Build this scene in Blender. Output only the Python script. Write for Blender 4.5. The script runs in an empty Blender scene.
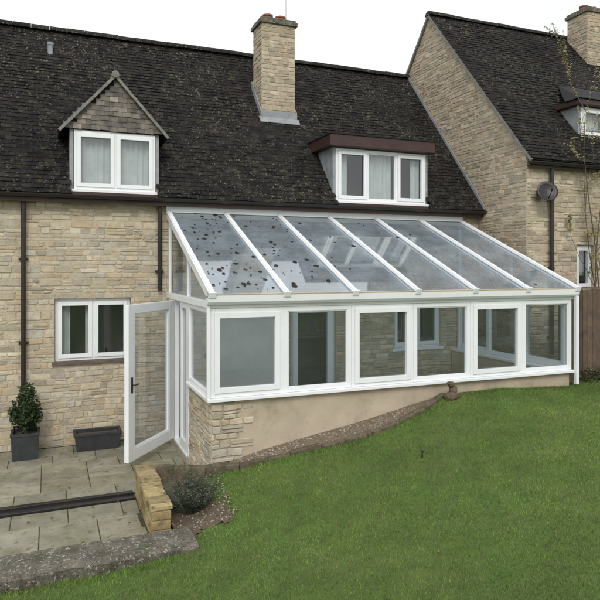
import bpy, math, random, bmesh
import numpy as np
from mathutils import Vector, Matrix, noise
random.seed(7); R=random.Random(11); NR=np.random.RandomState(5)
S=bpy.context.scene; COL=S.collection
V=Vector
# ---------------------------------------------------------------- materials
def mk(name,c1,c2=None,scale=4,rough=.8,bump=.0,bscale=60,attr=False,metal=0,lo=.35,hi=.65,spots=None,spec=.5,stain=None):
    m=bpy.data.materials.new(name); m.use_nodes=True; nt=m.node_tree; N=nt.nodes; L=nt.links
    b=N['Principled BSDF']; b.inputs['Roughness'].default_value=rough; b.inputs['Metallic'].default_value=metal
    b.inputs['Specular IOR Level'].default_value=spec
    tc=N.new('ShaderNodeTexCoord'); co=tc.outputs['Object']
    def noi(s,d=6,r=.6):
        n=N.new('ShaderNodeTexNoise'); n.inputs['Scale'].default_value=s; n.inputs['Detail'].default_value=d; n.inputs['Roughness'].default_value=r
        L.new(co,n.inputs['Vector']); return n.outputs['Fac']
    def ramp(f,a,z):
        r=N.new('ShaderNodeMapRange'); r.inputs['From Min'].default_value=a; r.inputs['From Max'].default_value=z
        L.new(f,r.inputs['Value']); return r.outputs['Result']
    def mix(f,a,bb,mode='MIX'):
        x=N.new('ShaderNodeMix'); x.data_type='RGBA'; x.blend_type=mode
        for s,v in ((x.inputs[0],f),(x.inputs[6],a),(x.inputs[7],bb)):
            if isinstance(v,(tuple,list)): s.default_value=(*v,1)
            elif isinstance(v,(float,int)): s.default_value=v
            else: L.new(v,s)
        return x.outputs[2]
    c=mix(ramp(noi(scale),lo,hi),c1,c2 or c1)
    if attr:
        a=N.new('ShaderNodeAttribute'); a.attribute_name='tint'; c=mix(1.0,c,a.outputs['Color'],'MULTIPLY')
    if stain:
        c=mix(ramp(noi(stain[1],5,.65),stain[2],stain[3]),c,stain[0])
    if spots:
        for sp in spots:
            sc,s0,s1,sk=sp[:4]; f=ramp(noi(sc,3,.6),s0,s1)
            if sk is not None:
                g=ramp(noi(sk[0],3),sk[1],sk[2]); mm=N.new('ShaderNodeMath'); mm.operation='MULTIPLY'; L.new(f,mm.inputs[0]); L.new(g,mm.inputs[1]); f=mm.outputs[0]
            c=mix(f,c,sp[4])
    L.new(c,b.inputs['Base Color'])
    if bump:
        bn=N.new('ShaderNodeBump'); bn.inputs['Strength'].default_value=bump; bn.inputs['Distance'].default_value=.02
        L.new(noi(bscale,8,.65),bn.inputs['Height']); L.new(bn.outputs['Normal'],b.inputs['Normal'])
    return m
def mk_glass(name,tint,f0=.08,d0=.02,d1=.06,dc=(.4,.42,.4),rough=0.0):
    m=bpy.data.materials.new(name); m.use_nodes=True; nt=m.node_tree; N=nt.nodes; L=nt.links
    for n in list(N):
        if n.type!='OUTPUT_MATERIAL': N.remove(n)
    out=[n for n in N if n.type=='OUTPUT_MATERIAL'][0]
    t=N.new('ShaderNodeBsdfTransparent'); t.inputs[0].default_value=(*tint,1)
    g=N.new('ShaderNodeBsdfGlossy'); g.inputs['Roughness'].default_value=rough
    ge=N.new('ShaderNodeNewGeometry')
    def mt(op,a,b=None):
        x=N.new('ShaderNodeMath'); x.operation=op
        for i,v in enumerate((a,b)):
            if v is None: continue
            if isinstance(v,(int,float)): x.inputs[i].default_value=v
            else: L.new(v,x.inputs[i])
        return x.outputs[0]
    vm=N.new('ShaderNodeVectorMath'); vm.operation='DOT_PRODUCT'; L.new(ge.outputs['Normal'],vm.inputs[0]); L.new(ge.outputs['Incoming'],vm.inputs[1])
    c=mt('ABSOLUTE',vm.outputs['Value']); p=mt('POWER',mt('SUBTRACT',1.0,c),5.0); fr=mt('ADD',mt('MULTIPLY',p,1-f0),f0)
    m1=N.new('ShaderNodeMixShader'); L.new(fr,m1.inputs[0]); L.new(t.outputs[0],m1.inputs[1]); L.new(g.outputs[0],m1.inputs[2])
    d=N.new('ShaderNodeBsdfDiffuse'); d.inputs[0].default_value=(*dc,1)
    n=N.new('ShaderNodeTexNoise'); n.inputs['Scale'].default_value=2.2; n.inputs['Detail'].default_value=9; n.inputs['Roughness'].default_value=.7
    tc=N.new('ShaderNodeTexCoord'); L.new(tc.outputs['Object'],n.inputs['Vector'])
    r=N.new('ShaderNodeMapRange'); r.inputs['From Min'].default_value=.4; r.inputs['From Max'].default_value=.75; r.inputs['To Min'].default_value=d0; r.inputs['To Max'].default_value=d1
    L.new(n.outputs['Fac'],r.inputs['Value'])
    m2=N.new('ShaderNodeMixShader'); L.new(r.outputs[0],m2.inputs[0]); L.new(m1.outputs[0],m2.inputs[1]); L.new(d.outputs[0],m2.inputs[2])
    L.new(m2.outputs[0],out.inputs['Surface'])
    return m
M={}
M['stone']=mk('limestone',(1,1,1),(.80,.775,.73),11,.95,.6,38,attr=True,spec=.2,stain=((.42,.36,.27),.9,.54,.98),spots=[(26,.62,.78,None,(.29,.245,.18))])
M['brick']=mk('yellow_brick',(1,1,1),(.7,.68,.62),14,.95,.6,40,attr=True,spec=.2,spots=[(9,.55,.7,None,(.12,.12,.06))])
M['mortar']=mk('mortar',(.55,.485,.375),(.44,.385,.29),9,.95,.5,50,spec=.2)
M['tile']=mk('roof_tile',(1,1,1),(.6,.6,.6),6,.9,.4,50,attr=True,spec=.14,spots=[(8,.575,.66,(1.0,.40,.62),(.050,.056,.030)),(17,.61,.66,(.8,.40,.66),(.17,.175,.13)),(30,.635,.67,(.5,.3,.6),(.25,.25,.21))])
M['hung']=mk('hung_tile',(1,1,1),(.6,.6,.6),10,.9,.4,50,attr=True)
M['under']=mk('roof_under',(.012,.011,.011),None,5,.9)
M['white']=mk('white_upvc',(.83,.84,.85),(.79,.80,.80),3,.35,.0,stain=((.64,.64,.60),2.2,.62,.95))
M['lead']=mk('lead',(.22,.23,.24),(.32,.33,.34),6,.6,.2,20)
M['brown']=mk('brown_board',(.055,.022,.017),(.035,.016,.014),5,.5,.1,40)
M['black']=mk('black_plastic',(.014,.012,.012),(.02,.018,.017),5,.4)
M['pipe']=mk('brown_pipe',(.03,.016,.013),(.02,.012,.01),5,.4)
M['render']=mk('wall_render',(.53,.445,.33),(.44,.365,.27),2.5,.95,.25,70,stain=((.26,.22,.15),1.6,.52,.8))
M['pane']=mk_glass('window_glass',(.80,.84,.84),.12,.01,.03)
M['cpane']=mk_glass('conservatory_glass',(.76,.80,.82),.13,.02,.06,(.45,.48,.51))
M['rpane']=mk_glass('roof_glass',(.58,.68,.76),.33,.15,.30,(.56,.65,.74),.04)  # pale blue diffuse paints a sheen onto the panes, along with patchy dirt
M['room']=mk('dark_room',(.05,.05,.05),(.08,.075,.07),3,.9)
M['curtain']=mk('net_curtain',(.66,.67,.66),(.55,.56,.55),5,.9)
M['plaster']=mk('plaster',(.74,.72,.68),(.58,.57,.54),1.3,.9)
M['floor']=mk('floor_tile',(.42,.37,.30),(.34,.30,.24),3,.5)
M['terra']=mk('terracotta',(.30,.10,.055),(.2,.08,.05),8,.9,.3,40)
M['sill']=mk('tile_sill',(.16,.12,.095),(.10,.08,.065),8,.9,.3,40)
M['concrete']=mk('concrete',(.19,.165,.13),(.095,.083,.062),7,.95,.8,45,spots=[(5,.50,.66,None,(.08,.085,.045)),(28,.57,.63,None,(.36,.34,.29)),(60,.58,.62,None,(.05,.045,.04))])
M['paving']=mk('paving',(.34,.315,.235),(.23,.215,.155),3.5,.6,.25,50,attr=True,stain=((.15,.155,.075),2.0,.50,.74),spots=[(9,.58,.70,None,(.14,.135,.075)),(30,.62,.72,None,(.38,.36,.28)),(60,.62,.68,None,(.10,.09,.06))])
M['grout']=mk('grout',(.07,.072,.035),(.045,.045,.026),8,.95)
M['lawn']=mk('lawn',(.10,.155,.030),(.065,.105,.020),5,.95,.6,120,spots=[(18,.55,.75,None,(.12,.115,.045))])
M['grass']=mk('grass_blade',(1,1,1),(.66,.75,.62),1.7,.65,attr=True,spec=.25,spots=[(5.5,.63,.80,None,(.20,.20,.075))])
M['soil']=mk('soil',(.09,.065,.042),(.15,.115,.08),12,.95,.7,50)
M['gravel']=mk('gravel',(.25,.19,.13),(.14,.11,.075),30,.95,.7,80)
M['pebble']=mk('pebble',(1,1,1),(.7,.7,.7),30,.9,attr=True)
M['fence']=mk('fence_wood',(.17,.115,.075),(.10,.07,.048),7,.9,.3,40,attr=True)
M['leaf']=mk('leaf',(1,1,1),(.7,.7,.7),6,.6,attr=True,spec=.3)
M['bark']=mk('bark',(.16,.12,.09),(.09,.07,.05),14,.9,.4,60)
M['planter']=mk('planter',(.022,.024,.028),(.035,.036,.04),6,.55,.15,30)
M['metal']=mk('metal',(.35,.35,.35),None,4,.35,metal=.9)
M['rock']=mk('rock',(.17,.12,.08),(.09,.065,.04),10,.95,.7,40,spots=[(14,.55,.68,None,(.07,.085,.03))])
M['edge']=mk('edging_stone',(.17,.13,.085),(.09,.07,.05),8,.95,.8,40,spots=[(9,.50,.64,None,(.06,.075,.025)),(30,.6,.68,None,(.28,.24,.17))])
M['verge']=mk('verge_mortar',(.26,.25,.23),(.17,.16,.15),9,.95,.5,50)
# ---------------------------------------------------------------- mesh builder
class MB:
    def __init__(s): s.v=[];s.f=[];s.t=[];s.mi=[];s.cur=0;s.tint=(1,1,1)
    def add(s,vs,fs):
        o=len(s.v); s.v+= [tuple(p) for p in vs]
        for f in fs: s.f.append([i+o for i in f]); s.t.append(s.tint); s.mi.append(s.cur)
    def hexa(s,c):
        s.add(c,[(3,2,1,0),(4,5,6,7),(0,1,5,4),(1,2,6,5),(2,3,7,6),(3,0,4,7)])
    def box(s,x0,x1,y0,y1,z0,z1):
        s.hexa([(x0,y0,z0),(x1,y0,z0),(x1,y1,z0),(x0,y1,z0),(x0,y0,z1),(x1,y0,z1),(x1,y1,z1),(x0,y1,z1)])
    def obox(s,O,A,B,C,a0,a1,b0,b1,c0,c1):
        O=V(O);A=V(A);B=V(B);C=V(C)
        s.hexa([O+A*a+B*b+C*c for c in(c0,c1) for a,b in((a0,b0),(a1,b0),(a1,b1),(a0,b1))])
    def quad(s,O,A,C,a0,a1,c0,c1):
        O=V(O); s.add([O+A*a0+C*c0,O+A*a1+C*c0,O+A*a1+C*c1,O+A*a0+C*c1],[(0,1,2,3)])
    def tube(s,p0,p1,r0,r1=None,n=8,cap=True):
        r1=r0 if r1 is None else r1; p0=V(p0);p1=V(p1); d=(p1-p0).normalized()
        a=d.orthogonal().normalized(); b=d.cross(a)
        vs=[];
        for p,r in((p0,r0),(p1,r1)):
            for k in range(n):
                t=2*math.pi*k/n; vs.append(p+a*(r*math.cos(t))+b*(r*math.sin(t)))
        fs=[(k,(k+1)%n,n+(k+1)%n,n+k) for k in range(n)]
        if cap: fs+=[tuple(range(n-1,-1,-1)),tuple(range(n,2*n))]
        s.add(vs,fs)
    def ring(s,O,A,C,N,w,h,t,n0,n1,tb=None,tt=None):
        tb=t if tb is None else tb; tt=t if tt is None else tt
        s.obox(O,A,N,C,0,t,n0,n1,0,h); s.obox(O,A,N,C,w-t,w,n0,n1,0,h)
        s.obox(O,A,N,C,t,w-t,n0,n1,0,tb); s.obox(O,A,N,C,t,w-t,n0,n1,h-tt,h)
    def obj(s,name,mats,parent=None,smooth=False,bevel=0,loc=None,fix=True):
        me=bpy.data.meshes.new(name); o=bpy.data.objects.new(name,me); COL.objects.link(o)
        vs=s.v
        if parent is None and loc is not None:
            l=V(loc); vs=[(a-l.x,b-l.y,c-l.z) for a,b,c in s.v]; o.location=l
        me.from_pydata(vs,[],s.f)
        if not isinstance(mats,(list,tuple)): mats=[mats]
        for m in mats: me.materials.append(M[m])
        me.polygons.foreach_set('material_index',s.mi)
        ca=me.attributes.new('tint','FLOAT_COLOR','CORNER')
        arr=[]
        for f,t in zip(s.f,s.t): arr+=[t[0],t[1],t[2],1.0]*len(f)
        ca.data.foreach_set('color',arr)
        if fix:
            bm=bmesh.new(); bm.from_mesh(me); bmesh.ops.recalc_face_normals(bm,faces=bm.faces); bm.to_mesh(me); bm.free()
        if smooth: me.polygons.foreach_set('use_smooth',[True]*len(me.polygons))
        if bevel:
            b=o.modifiers.new('bevel','BEVEL'); b.width=bevel; b.segments=2; b.limit_method='ANGLE'
        if parent: attach(o,parent)
        me.update(); return o
def attach(o,p):
    o.parent=p; bpy.context.view_layer.update(); o.matrix_parent_inverse=p.matrix_world.inverted()
def thing(name,loc,label,cat):
    e=bpy.data.objects.new(name,None); e.location=loc; e.empty_display_size=.3; COL.objects.link(e)
    e['label']=label; e['category']=cat; bpy.context.view_layer.update(); return e
def tag(o,label,cat,group=None,kind=None):
    if label:o['label']=label
    if cat:o['category']=cat
    if group:o['group']=group
    if kind:o['kind']=kind
    return o
X=V((1,0,0));Y=V((0,1,0));Z=V((0,0,1))
PAL=[(.62,.54,.41),(.58,.495,.36),(.51,.455,.355),(.68,.61,.48),(.57,.455,.31),(.56,.50,.39),(.64,.555,.42),(.45,.395,.305),(.61,.53,.39),(.53,.485,.41)]
PALG=[(.55,.465,.355),(.51,.425,.32),(.44,.375,.29),(.60,.515,.405),(.51,.395,.28),(.47,.405,.32),(.56,.47,.36),(.39,.335,.26),(.53,.445,.34)]
def stones(mb,O,U,N,w,h,openings=(),top=None,hm=(.045,.135),wm=(.09,.33),proud=(.003,.017),pal=PAL):
    O=V(O);edges=sorted({e for o in openings for e in(o[2],o[3])})
    sd=R.uniform(0,99)
    def wob(uu,zz):
        if uu<.03 or uu>w-.03 or any(o[0]-.03<uu<o[1]+.03 and o[2]-.04<zz<o[3]+.04 for o in openings): return 0
        return .018*noise.noise(V((uu*1.6,zz*2.5,sd)))
    v=0.
    while v<h-.02:
        ch=R.uniform(*hm)
        for e in edges:
            if v+.02<e<v+ch+.05: ch=e-v;break
        ch=min(ch,h-v)
        u=-R.uniform(0,.2)
        while u<w:
            sw=R.uniform(*wm)*(1.0 if R.random()<.75 else .55)
            a=max(u,0);b=min(u+sw,w);u+=sw
            if w-b<.07: b=w;u=w
            segs=[(a,b)]
            for o in openings:
                if o[2]<v+ch/2<o[3]:
                    ns=[]
                    for p,q in segs:
                        if q<=o[0] or p>=o[1]: ns.append((p,q));continue
                        if p<o[0]: ns.append((p,o[0]))
                        if q>o[1]: ns.append((o[1],q))
                    segs=ns
            for p,q in segs:
                if q-p<.03: continue
                parts=[(v,v+ch)]
                if ch>.095 and R.random()<.42:
                    k=R.uniform(.3,.7); parts=[(v,v+ch*k),(v+ch*k,v+ch)]
                for z0,z1 in parts:
                    g=R.uniform(.003,.008)
                    if top and top((p+q)/2)<z0+.02: continue
                    pr=R.uniform(*proud); c=R.choice(pal); k=R.uniform(.86,1.1); mb.tint=(c[0]*k,c[1]*k,c[2]*k)
                    cx=(p+q)/2;cz=(z0+z1)/2; hw=(q-p)/2-g; hh=(z1-z0)/2-g
                    out_=[]
                    for sx,sz in((-1,-1),(1,-1),(1,1),(-1,1)):
                        cxh=min(R.uniform(.003,.028),hw*.6);czh=min(R.uniform(.002,.018),hh*.6)
                        pts=[(sx*(hw-cxh),sz*hh),(sx*hw,sz*(hh-czh))]
                        if sx*sz>0: pts=pts[::-1]
                        out_+=pts
                    out_=[(a_+R.uniform(-.005,.005),b_+R.uniform(-.005,.005)) for a_,b_ in out_]
                    def ringp(s_,off):
                        r=[]
                        for a_,b_ in out_:
                            a2=cx+a_*(1-s_/max(hw,.01));b2=cz+b_*(1-s_/max(hh,.01)); b2+=wob(a2,b2)
                            if top: b2=min(b2,top(a2)-.005)
                            r.append(O+U*a2+Z*b2+N*(off+R.uniform(-.0025,.0025)))
                        return r
                    sm_=min(.009,hh*.4)
                    vs=ringp(0,-.004)+ringp(.0015,pr*.7)+ringp(sm_,pr)
                    fs=[tuple(range(16,24))]
                    for k0 in(0,8):
                        for i in range(8): fs.append((k0+i,k0+(i+1)%8,k0+8+(i+1)%8,k0+8+i))
                    mb.add(vs,fs)
        v+=ch
    mb.tint=(1,1,1)
def cells(mb,O,U,N,w,h,openings,depth=.14):
    O=V(O);us=sorted({0,w,*[e for o in openings for e in o[:2]]});vs=sorted({0,h,*[e for o in openings for e in o[2:]]})
    for i in range(len(us)-1):
        for k in range(len(vs)-1):
            a,b,c,d=us[i],us[i+1],vs[k],vs[k+1]
            if any(o[0]-1e-6<=a and b<=o[1]+1e-6 and o[2]-1e-6<=c and d<=o[3]+1e-6 for o in openings): continue
            mb.add([O+U*a+Z*c,O+U*b+Z*c,O+U*b+Z*d,O+U*a+Z*d],[(0,1,2,3)])
    for a,b,c,d in openings:
        P=[O+U*a+Z*c,O+U*b+Z*c,O+U*b+Z*d,O+U*a+Z*d];Q=[p-N*depth for p in P]
        mb.add(P+Q,[(i,(i+1)%4,4+(i+1)%4,4+i) for i in range(4)])
def tiles(mb,O,U,Sd,w,L,gauge=.1,tw=.165,skip=None,cols=((.020,.018,.018),),var=.25,pr=.015):
    O=V(O);U=V(U).normalized();Sd=V(Sd).normalized();N=U.cross(Sd)
    if N.z<0 or (abs(N.z)<.01 and N.y>0): N=-N
    n=int(L/gauge)
    for i in range(n+1):
        v=i*gauge; off=-(i%2)*tw/2; k=0
        while off+k*tw<w:
            a=max(off+k*tw,0)+.0015;b=min(off+(k+1)*tw,w)-.0015;k+=1
            if b-a<.02: continue
            v0=v+R.uniform(-.009,.009); v1=min(v0+gauge*1.3,L+.02)
            P=O+U*((a+b)/2)+Sd*(v0+gauge*.5)
            if skip and skip(P): continue
            c=R.choice(cols);q=1+R.uniform(-var,var)
            if R.random()<.05:q*=1.6
            mb.tint=(c[0]*q,c[1]*q,c[2]*q)
            l=pr+R.uniform(-.004,.005)+.012*noise.noise(P*.9);tl=R.uniform(-.003,.003)
            q0=O+U*a+Sd*v0;q1=O+U*b+Sd*v0;q2=O+U*b+Sd*v1;q3=O+U*a+Sd*v1
            mb.add([q0+N*(l-.012),q1+N*(l-.012),q0+N*(l+tl),q1+N*(l-tl),q2+N*.004,q3+N*.004],
                   [(0,1,3,2),(2,3,4,5),(0,2,5),(1,4,3)])
    mb.tint=(1,1,1)
def window(parent,O,A,N,w,h,fr=[1],openers=None,ft=.055,st=.05,glass='pane',sill=None,curtain=None,room=None,name='window',label=None,depth=.07):
    O=V(O);mb=MB();n=len(fr);tot=sum(fr);openers=openers or [False]*n
    mb.ring(O,A,Z,N,w,h,ft,-depth,0)
    inner=w-2*ft-(n-1)*ft; u=ft; pm=MB()
    for i,f in enumerate(fr):
        ww=inner*f/tot
        if i<n-1: mb.obox(O,A,N,Z,u+ww,u+ww+ft,-depth,0,ft,h-ft)
        a,b,c,d=u,u+ww,ft,h-ft
        if openers[i]:
            mb.ring(O+A*(a-.012)+Z*(c-.012),A,Z,N,ww+.024,h-2*ft+.024,st+.012,.003,.022)
            mb.ring(O+A*(a+.0)+Z*(c+.0),A,Z,N,ww,h-2*ft,st-.002,-.05,-.002)
            a+=st;b-=st;c+=st;d-=st
        else:
            mb.ring(O+A*a+Z*c,A,Z,N,ww,d-c,.014,-.045,-.012)
        pm.quad(O+N*(-.03),A,Z,a-.004,b+.004,c-.004,d+.004)
        u+=ww+ft
    o=mb.obj(name,'white',parent,bevel=.004)
    if label:o['label']=label
    pm.obj('window_pane',glass,o,fix=False)
    if sill:
        s=MB(); s.obox(O,A,N,Z,-.05,w+.05,-.06,sill[1],-.055,-.003); s.obj('window_sill',sill[0],o,bevel=.005)
    for (ca,cb,cc) in (curtain or []):
            c=MB()
            K=max(6,int((cb-ca)*w/.025)); vs=[]
            for k in range(K+1):
                uu=w*(ca+(cb-ca)*k/K); nn=-.15+.02*math.sin(k*1.7+ca*9)+.01*math.sin(k*.6)
                vs+=[O+A*uu+N*nn+Z*(h*cc),O+A*uu+N*nn+Z*(h-.02)]
            c.add(vs,[(2*k,2*k+2,2*k+3,2*k+1) for k in range(K)])
            c.obj('curtain','curtain',o,smooth=True,fix=False)
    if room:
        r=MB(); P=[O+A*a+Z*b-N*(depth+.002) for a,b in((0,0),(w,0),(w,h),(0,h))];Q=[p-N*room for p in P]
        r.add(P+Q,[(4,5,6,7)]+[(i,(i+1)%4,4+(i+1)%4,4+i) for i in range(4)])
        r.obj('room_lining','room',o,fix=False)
    return o
# ---------------------------------------------------------------- constants
XA,XB,YC,YF=1.86,7.78,7.6,10.55
XR,YR=8.25,9.13
def zroof(y): return 4.05+1.2*(y-10.35)
def zroof2(y): return 5.03+1.17*(y-YR)
# ================================================================ main house
house=thing('stone_house',(3,YF+1.5,0),'cream rubble limestone house with dark tiled roof and dormers','house')
OX=-3.2; W=XR-OX
ops=[(.08-OX,1.25-OX,1.34,2.34),(6.25-OX,7.35-OX,1.25,2.15),(4.1-OX,5.0-OX,.1,2.15)]
wb=MB(); wb.cur=0
stones(wb,(OX,YF,0),X,V((0,-1,0)),W,4.0,ops)
wb.cur=1; cells(wb,(OX,YF,0),X,V((0,-1,0)),W,4.0,ops)
wb.add([(OX,YF,0),(OX,16,0),(OX,16,4.1),(OX,13.26,7.5),(OX,YF,4.2)],[(0,1,2,3,4)])
wb.add([(OX,16,0),(XR,16,0),(XR,16,4.1),(OX,16,4.1)],[(0,1,2,3)])
wb.obj('wall',['stone','mortar'],house,smooth=False)
def skip1(P):
    if .3<P.x<1.7 and P.y<11.12: return True
    if 4.90<P.x<6.99 and P.y<11.15: return True
    if 3.97<P.x<4.69 and P.y>11.85 and P.y<12.4: return True
    return False
TC=((.024,.0205,.020),(.029,.024,.022),(.017,.0155,.016),(.026,.023,.020))
tb=MB(); sl=V((0,1,1.2)).normalized(); Ls=(13.26-10.3)*math.sqrt(1+1.44)
tiles(tb,(OX-.1,10.3,zroof(10.3)),X,sl,W+.1,Ls,skip=skip1,cols=TC)
tb.cur=1
def band(a,b,y0): 
    tb.add([(a,y0,zroof(y0)-.01),(b,y0,zroof(y0)-.01),(b,13.26,zroof(13.26)-.01),(a,13.26,zroof(13.26)-.01)],[(0,1,2,3)])
band(OX-.1,.3,10.3);band(.3,1.7,11.1);band(1.7,4.90,10.3);band(4.90,6.99,11.1);band(6.99,XR,10.3)
tb.add([(OX-.1,13.26,zroof(13.26)),(XR,13.26,zroof(13.26)),(XR,16.3,3.9),(OX-.1,16.3,3.9)],[(0,1,2,3)])
roof=tb.obj('roof',['tile','under'],house,fix=False)
def ridge(x0,x1,y,z,par,nm='ridge_tile'):
    m=MB(); x=x0
    while x<x1:
        e=min(x+.33,x1); r=.12+R.uniform(-.004,.006); dz=R.uniform(-.006,.006)
        vs=[];K=8
        for xx in(x+.004,e-.004):
            for k in range(K+1):
                t=math.pi*k/K; vs.append((xx,y-r*math.cos(t),z-.04+dz+r*.9*math.sin(t)))
        q=R.uniform(.7,1.4);m.tint=(.03*q,.027*q,.025*q)
        m.add(vs,[(k,k+1,K+2+k,K+1+k) for k in range(K)]+[tuple(range(K+1)),tuple(range(K+1,2*K+2))]); x=e
    return m.obj(nm,'tile',par)
ridge(OX-.1,XR,13.26,zroof(13.26)+.01,roof)
def gutter(x0,x1,y,z,par,r=.055,mat='black'):
    m=MB();K=8
    prof=[(y-r*math.cos(math.pi*k/K),z-r*math.sin(math.pi*k/K)) for k in range(K+1)]+[(y+(r-.006)*math.cos(math.pi*k/K),z-(r-.006)*math.sin(math.pi*k/K)) for k in range(K+1)]
    n=len(prof); vs=[(xx,a,b) for xx in(x0,x1) for a,b in prof]
    m.add(vs,[(i,(i+1)%n,n+(i+1)%n,n+i) for i in range(n)]+[tuple(range(n)),tuple(range(n,2*n))])
    x=x0+.5
    while x<x1: m.box(x,x+.05,y-r-.004,y+r+.004,z-.01,z+.006); x+=1.1
    return m.obj('gutter',mat,par)
gutter(OX-.1,XR-.02,10.29,3.98,house)
m=MB(); m.box(OX-.1,XR-.02,10.355,10.38,3.86,4.04); m.box(OX-.1,XR-.02,10.382,YF-.03,3.87,3.89); m.obj('fascia','brown',house)
def pipe(x,y,z0,z1,par,mat='pipe',r=.036):
    m=MB(); m.tube((x,y,z0),(x,y,z1),r,n=12)
    z=z0+.3
    while z<z1: m.tube((x,y,z),(x,y,z+.05),r+.008,n=12); m.box(x-.07,x+.07,y+r-.004,y+r+.02,z+.005,z+.045); z+=1.3
    return m.obj('downpipe',mat,par,smooth=False)
pipe(-.37,YF-.08,.05,3.86,house); pipe(1.71,YF-.08,2.45,3.86,house)
def chimney(x0,x1,y0,y1,zb,zt,par,cols=None):
    m=MB()
    for (O,U,N,w) in (((x0,y0,zb),X,-Y,x1-x0),((x0,y1,zb),-Y,-X,y1-y0),((x1,y0,zb),Y,X,y1-y0)):
        m.cur=0; stones(m,O,U,N,w,zt-zb,hm=(.06,.11),wm=(.12,.28),proud=(.005,.014),pal=PALG)
        m.cur=1; m.add([V(O),V(O)+U*w,V(O)+U*w+Z*(zt-zb),V(O)+Z*(zt-zb)],[(0,1,2,3)])
    m.add([(x0,y1,zb),(x1,y1,zb),(x1,y1,zt),(x0,y1,zt)],[(0,1,2,3)])
    c=m.obj('chimney',['stone','mortar'],par)
    k=MB(); k.box(x0-.05,x1+.05,y0-.05,y1+.05,zt,zt+.08); k.box(x0-.02,x1+.02,y0-.02,y1+.02,zt+.082,zt+.13); k.obj('chimney_cap','concrete',c,bevel=.01)
    xc=(x0+x1)/2;yc=(y0+y1)/2
    for q in(-.14,.14):
        p=MB(); p.tube((xc+q,yc,zt+.13),(xc+q,yc,zt+.24),.12,.10,n=14); p.tube((xc+q,yc,zt+.24),(xc+q,yc,zt+.27),.115,.115,n=14)
        p.obj('chimney_pot','terra',c,smooth=False)
    return c
ch=chimney(3.97,4.685,11.87,12.42,5.5,7.78,roof)
m=MB(); zz=zroof(11.87)
m.box(3.95,4.705,11.835,11.85,zz-.02,zz+.13)
for xx in(3.935,4.70): m.hexa([(xx,11.83,zroof(11.83)),(xx+.02,11.83,zroof(11.83)),(xx+.02,12.45,zroof(12.45)),(xx,12.45,zroof(12.45)),(xx,11.83,zroof(11.83)+.17),(xx+.02,11.83,zroof(11.83)+.17),(xx+.02,12.45,zroof(12.45)+.17),(xx,12.45,zroof(12.45)+.17)])
m.hexa([(3.90,11.74,zroof(11.74)+.03),(4.75,11.74,zroof(11.74)+.03),(4.75,11.84,zroof(11.84)+.03),(3.90,11.84,zroof(11.84)+.03),(3.90,11.74,zroof(11.74)+.045),(4.75,11.74,zroof(11.74)+.045),(4.75,11.84,zroof(11.84)+.045),(3.90,11.84,zroof(11.84)+.045)])
m.obj('flashing','lead',ch)
m=MB(); m.tube((4.62,12.2,7.6),(4.62,12.2,8.7),.012,n=6); m.tube((4.42,12.2,8.55),(4.82,12.2,8.55),.007,n=5); m.obj('aerial','metal',ch)
m=MB(); m.tube((.02,12.75,zroof(12.75)-.05),(.02,12.75,zroof(12.75)+.16),.05,n=12); m.tube((.02,12.75,zroof(12.75)+.15),(.02,12.75,zroof(12.75)+.2),.062,n=12); m.obj('vent_pipe','lead',roof)
m=MB(); m.hexa([(XR-.05,10.3,zroof(10.3)+.03),(XR-.03,10.3,zroof(10.3)+.03),(XR-.03,13.2,zroof(13.2)+.03),(XR-.05,13.2,zroof(13.2)+.03),(XR-.05,10.3,zroof(10.3)+.12),(XR-.03,10.3,zroof(10.3)+.12),(XR-.03,13.2,zroof(13.2)+.12),(XR-.05,13.2,zroof(13.2)+.12)]); m.obj('flashing','lead',roof)
def dbody(x0,x1,y0,y1,z0,z1,t=.055):
    dm=MB(); pf=[(x0,z0),(x0,z1),(x1,z1),(x1,z0),(x1-t,z0),(x1-t,z1-.012),(x0+t,z1-.012),(x0+t,z0)]
    vs=[(a,yy,b) for yy in(y0,y1) for a,b in pf]; dm.add(vs,[(i,(i+1)%8,8+(i+1)%8,8+i) for i in range(8)]+[(0,1,6,7),(1,2,5,6),(2,3,4,5)])
    return dm
YD=10.5
dm=dbody(.30,1.70,YD,11.2,3.95,5.05)
dorm=dm.obj('dormer','lead',house); dorm['label']='gabled dormer with tile-hung triangle and white casements'
window(house,(.362,YD-.02,4.09),X,-Y,1.276,.945,[1,1],[True,True],sill=('white',.07),curtain=[(.03,.5,.0),(.51,.97,.0)],room=.5,label='white two-light casement dormer window')
g=MB(); g.cur=1; g.add([(.2,YD-.04,5.05),(1.78,YD-.04,5.05),(.99,YD-.04,5.93)],[(0,1,2)]);g.cur=0
def sg(P): return P.z>5.05+.9-abs(P.x-.99)*1.12-.05
tiles(g,(.2,YD-.045,5.05),X,Z,1.58,.85,gauge=.08,tw=.14,skip=sg,cols=((.20,.175,.15),(.165,.145,.13),(.24,.205,.17)),var=.2,pr=.018)
g.obj('dormer_gable',['hung','under'],dorm,fix=False)
g=MB()
for sx,x0 in((1,.14),(-1,1.84)):
    s_=V((sx*.81,0,.9)).normalized(); Ld=math.hypot(.85,.95)
    g.cur=0
    tiles(g,(x0,10.38,5.0),Y,s_,1.7,Ld,skip=lambda P:P.z<zroof(P.y)+.02,cols=((.03,.026,.024),(.04,.034,.03)),var=.3)
    g.cur=1
    g.add([V((x0,10.38,4.985)),V((x0,11.15,4.985)),V((.99,11.96,5.955)),V((.99,10.38,5.955))],[(0,1,2,3)])
dr=g.obj('dormer_roof',['tile','under'],dorm,fix=False)
for sx,x0 in((1,.14),(-1,1.84)):
    g=MB(); s_=V((sx*.81,0,.9)).normalized(); n_=V((-sx*.9,0,.81)).normalized()
    g.obox((x0,10.37,4.99),s_,Y,n_,0,1.265,0,.03,-.022,.022)
    g.obj('bargeboard','verge',dorm)
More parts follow.
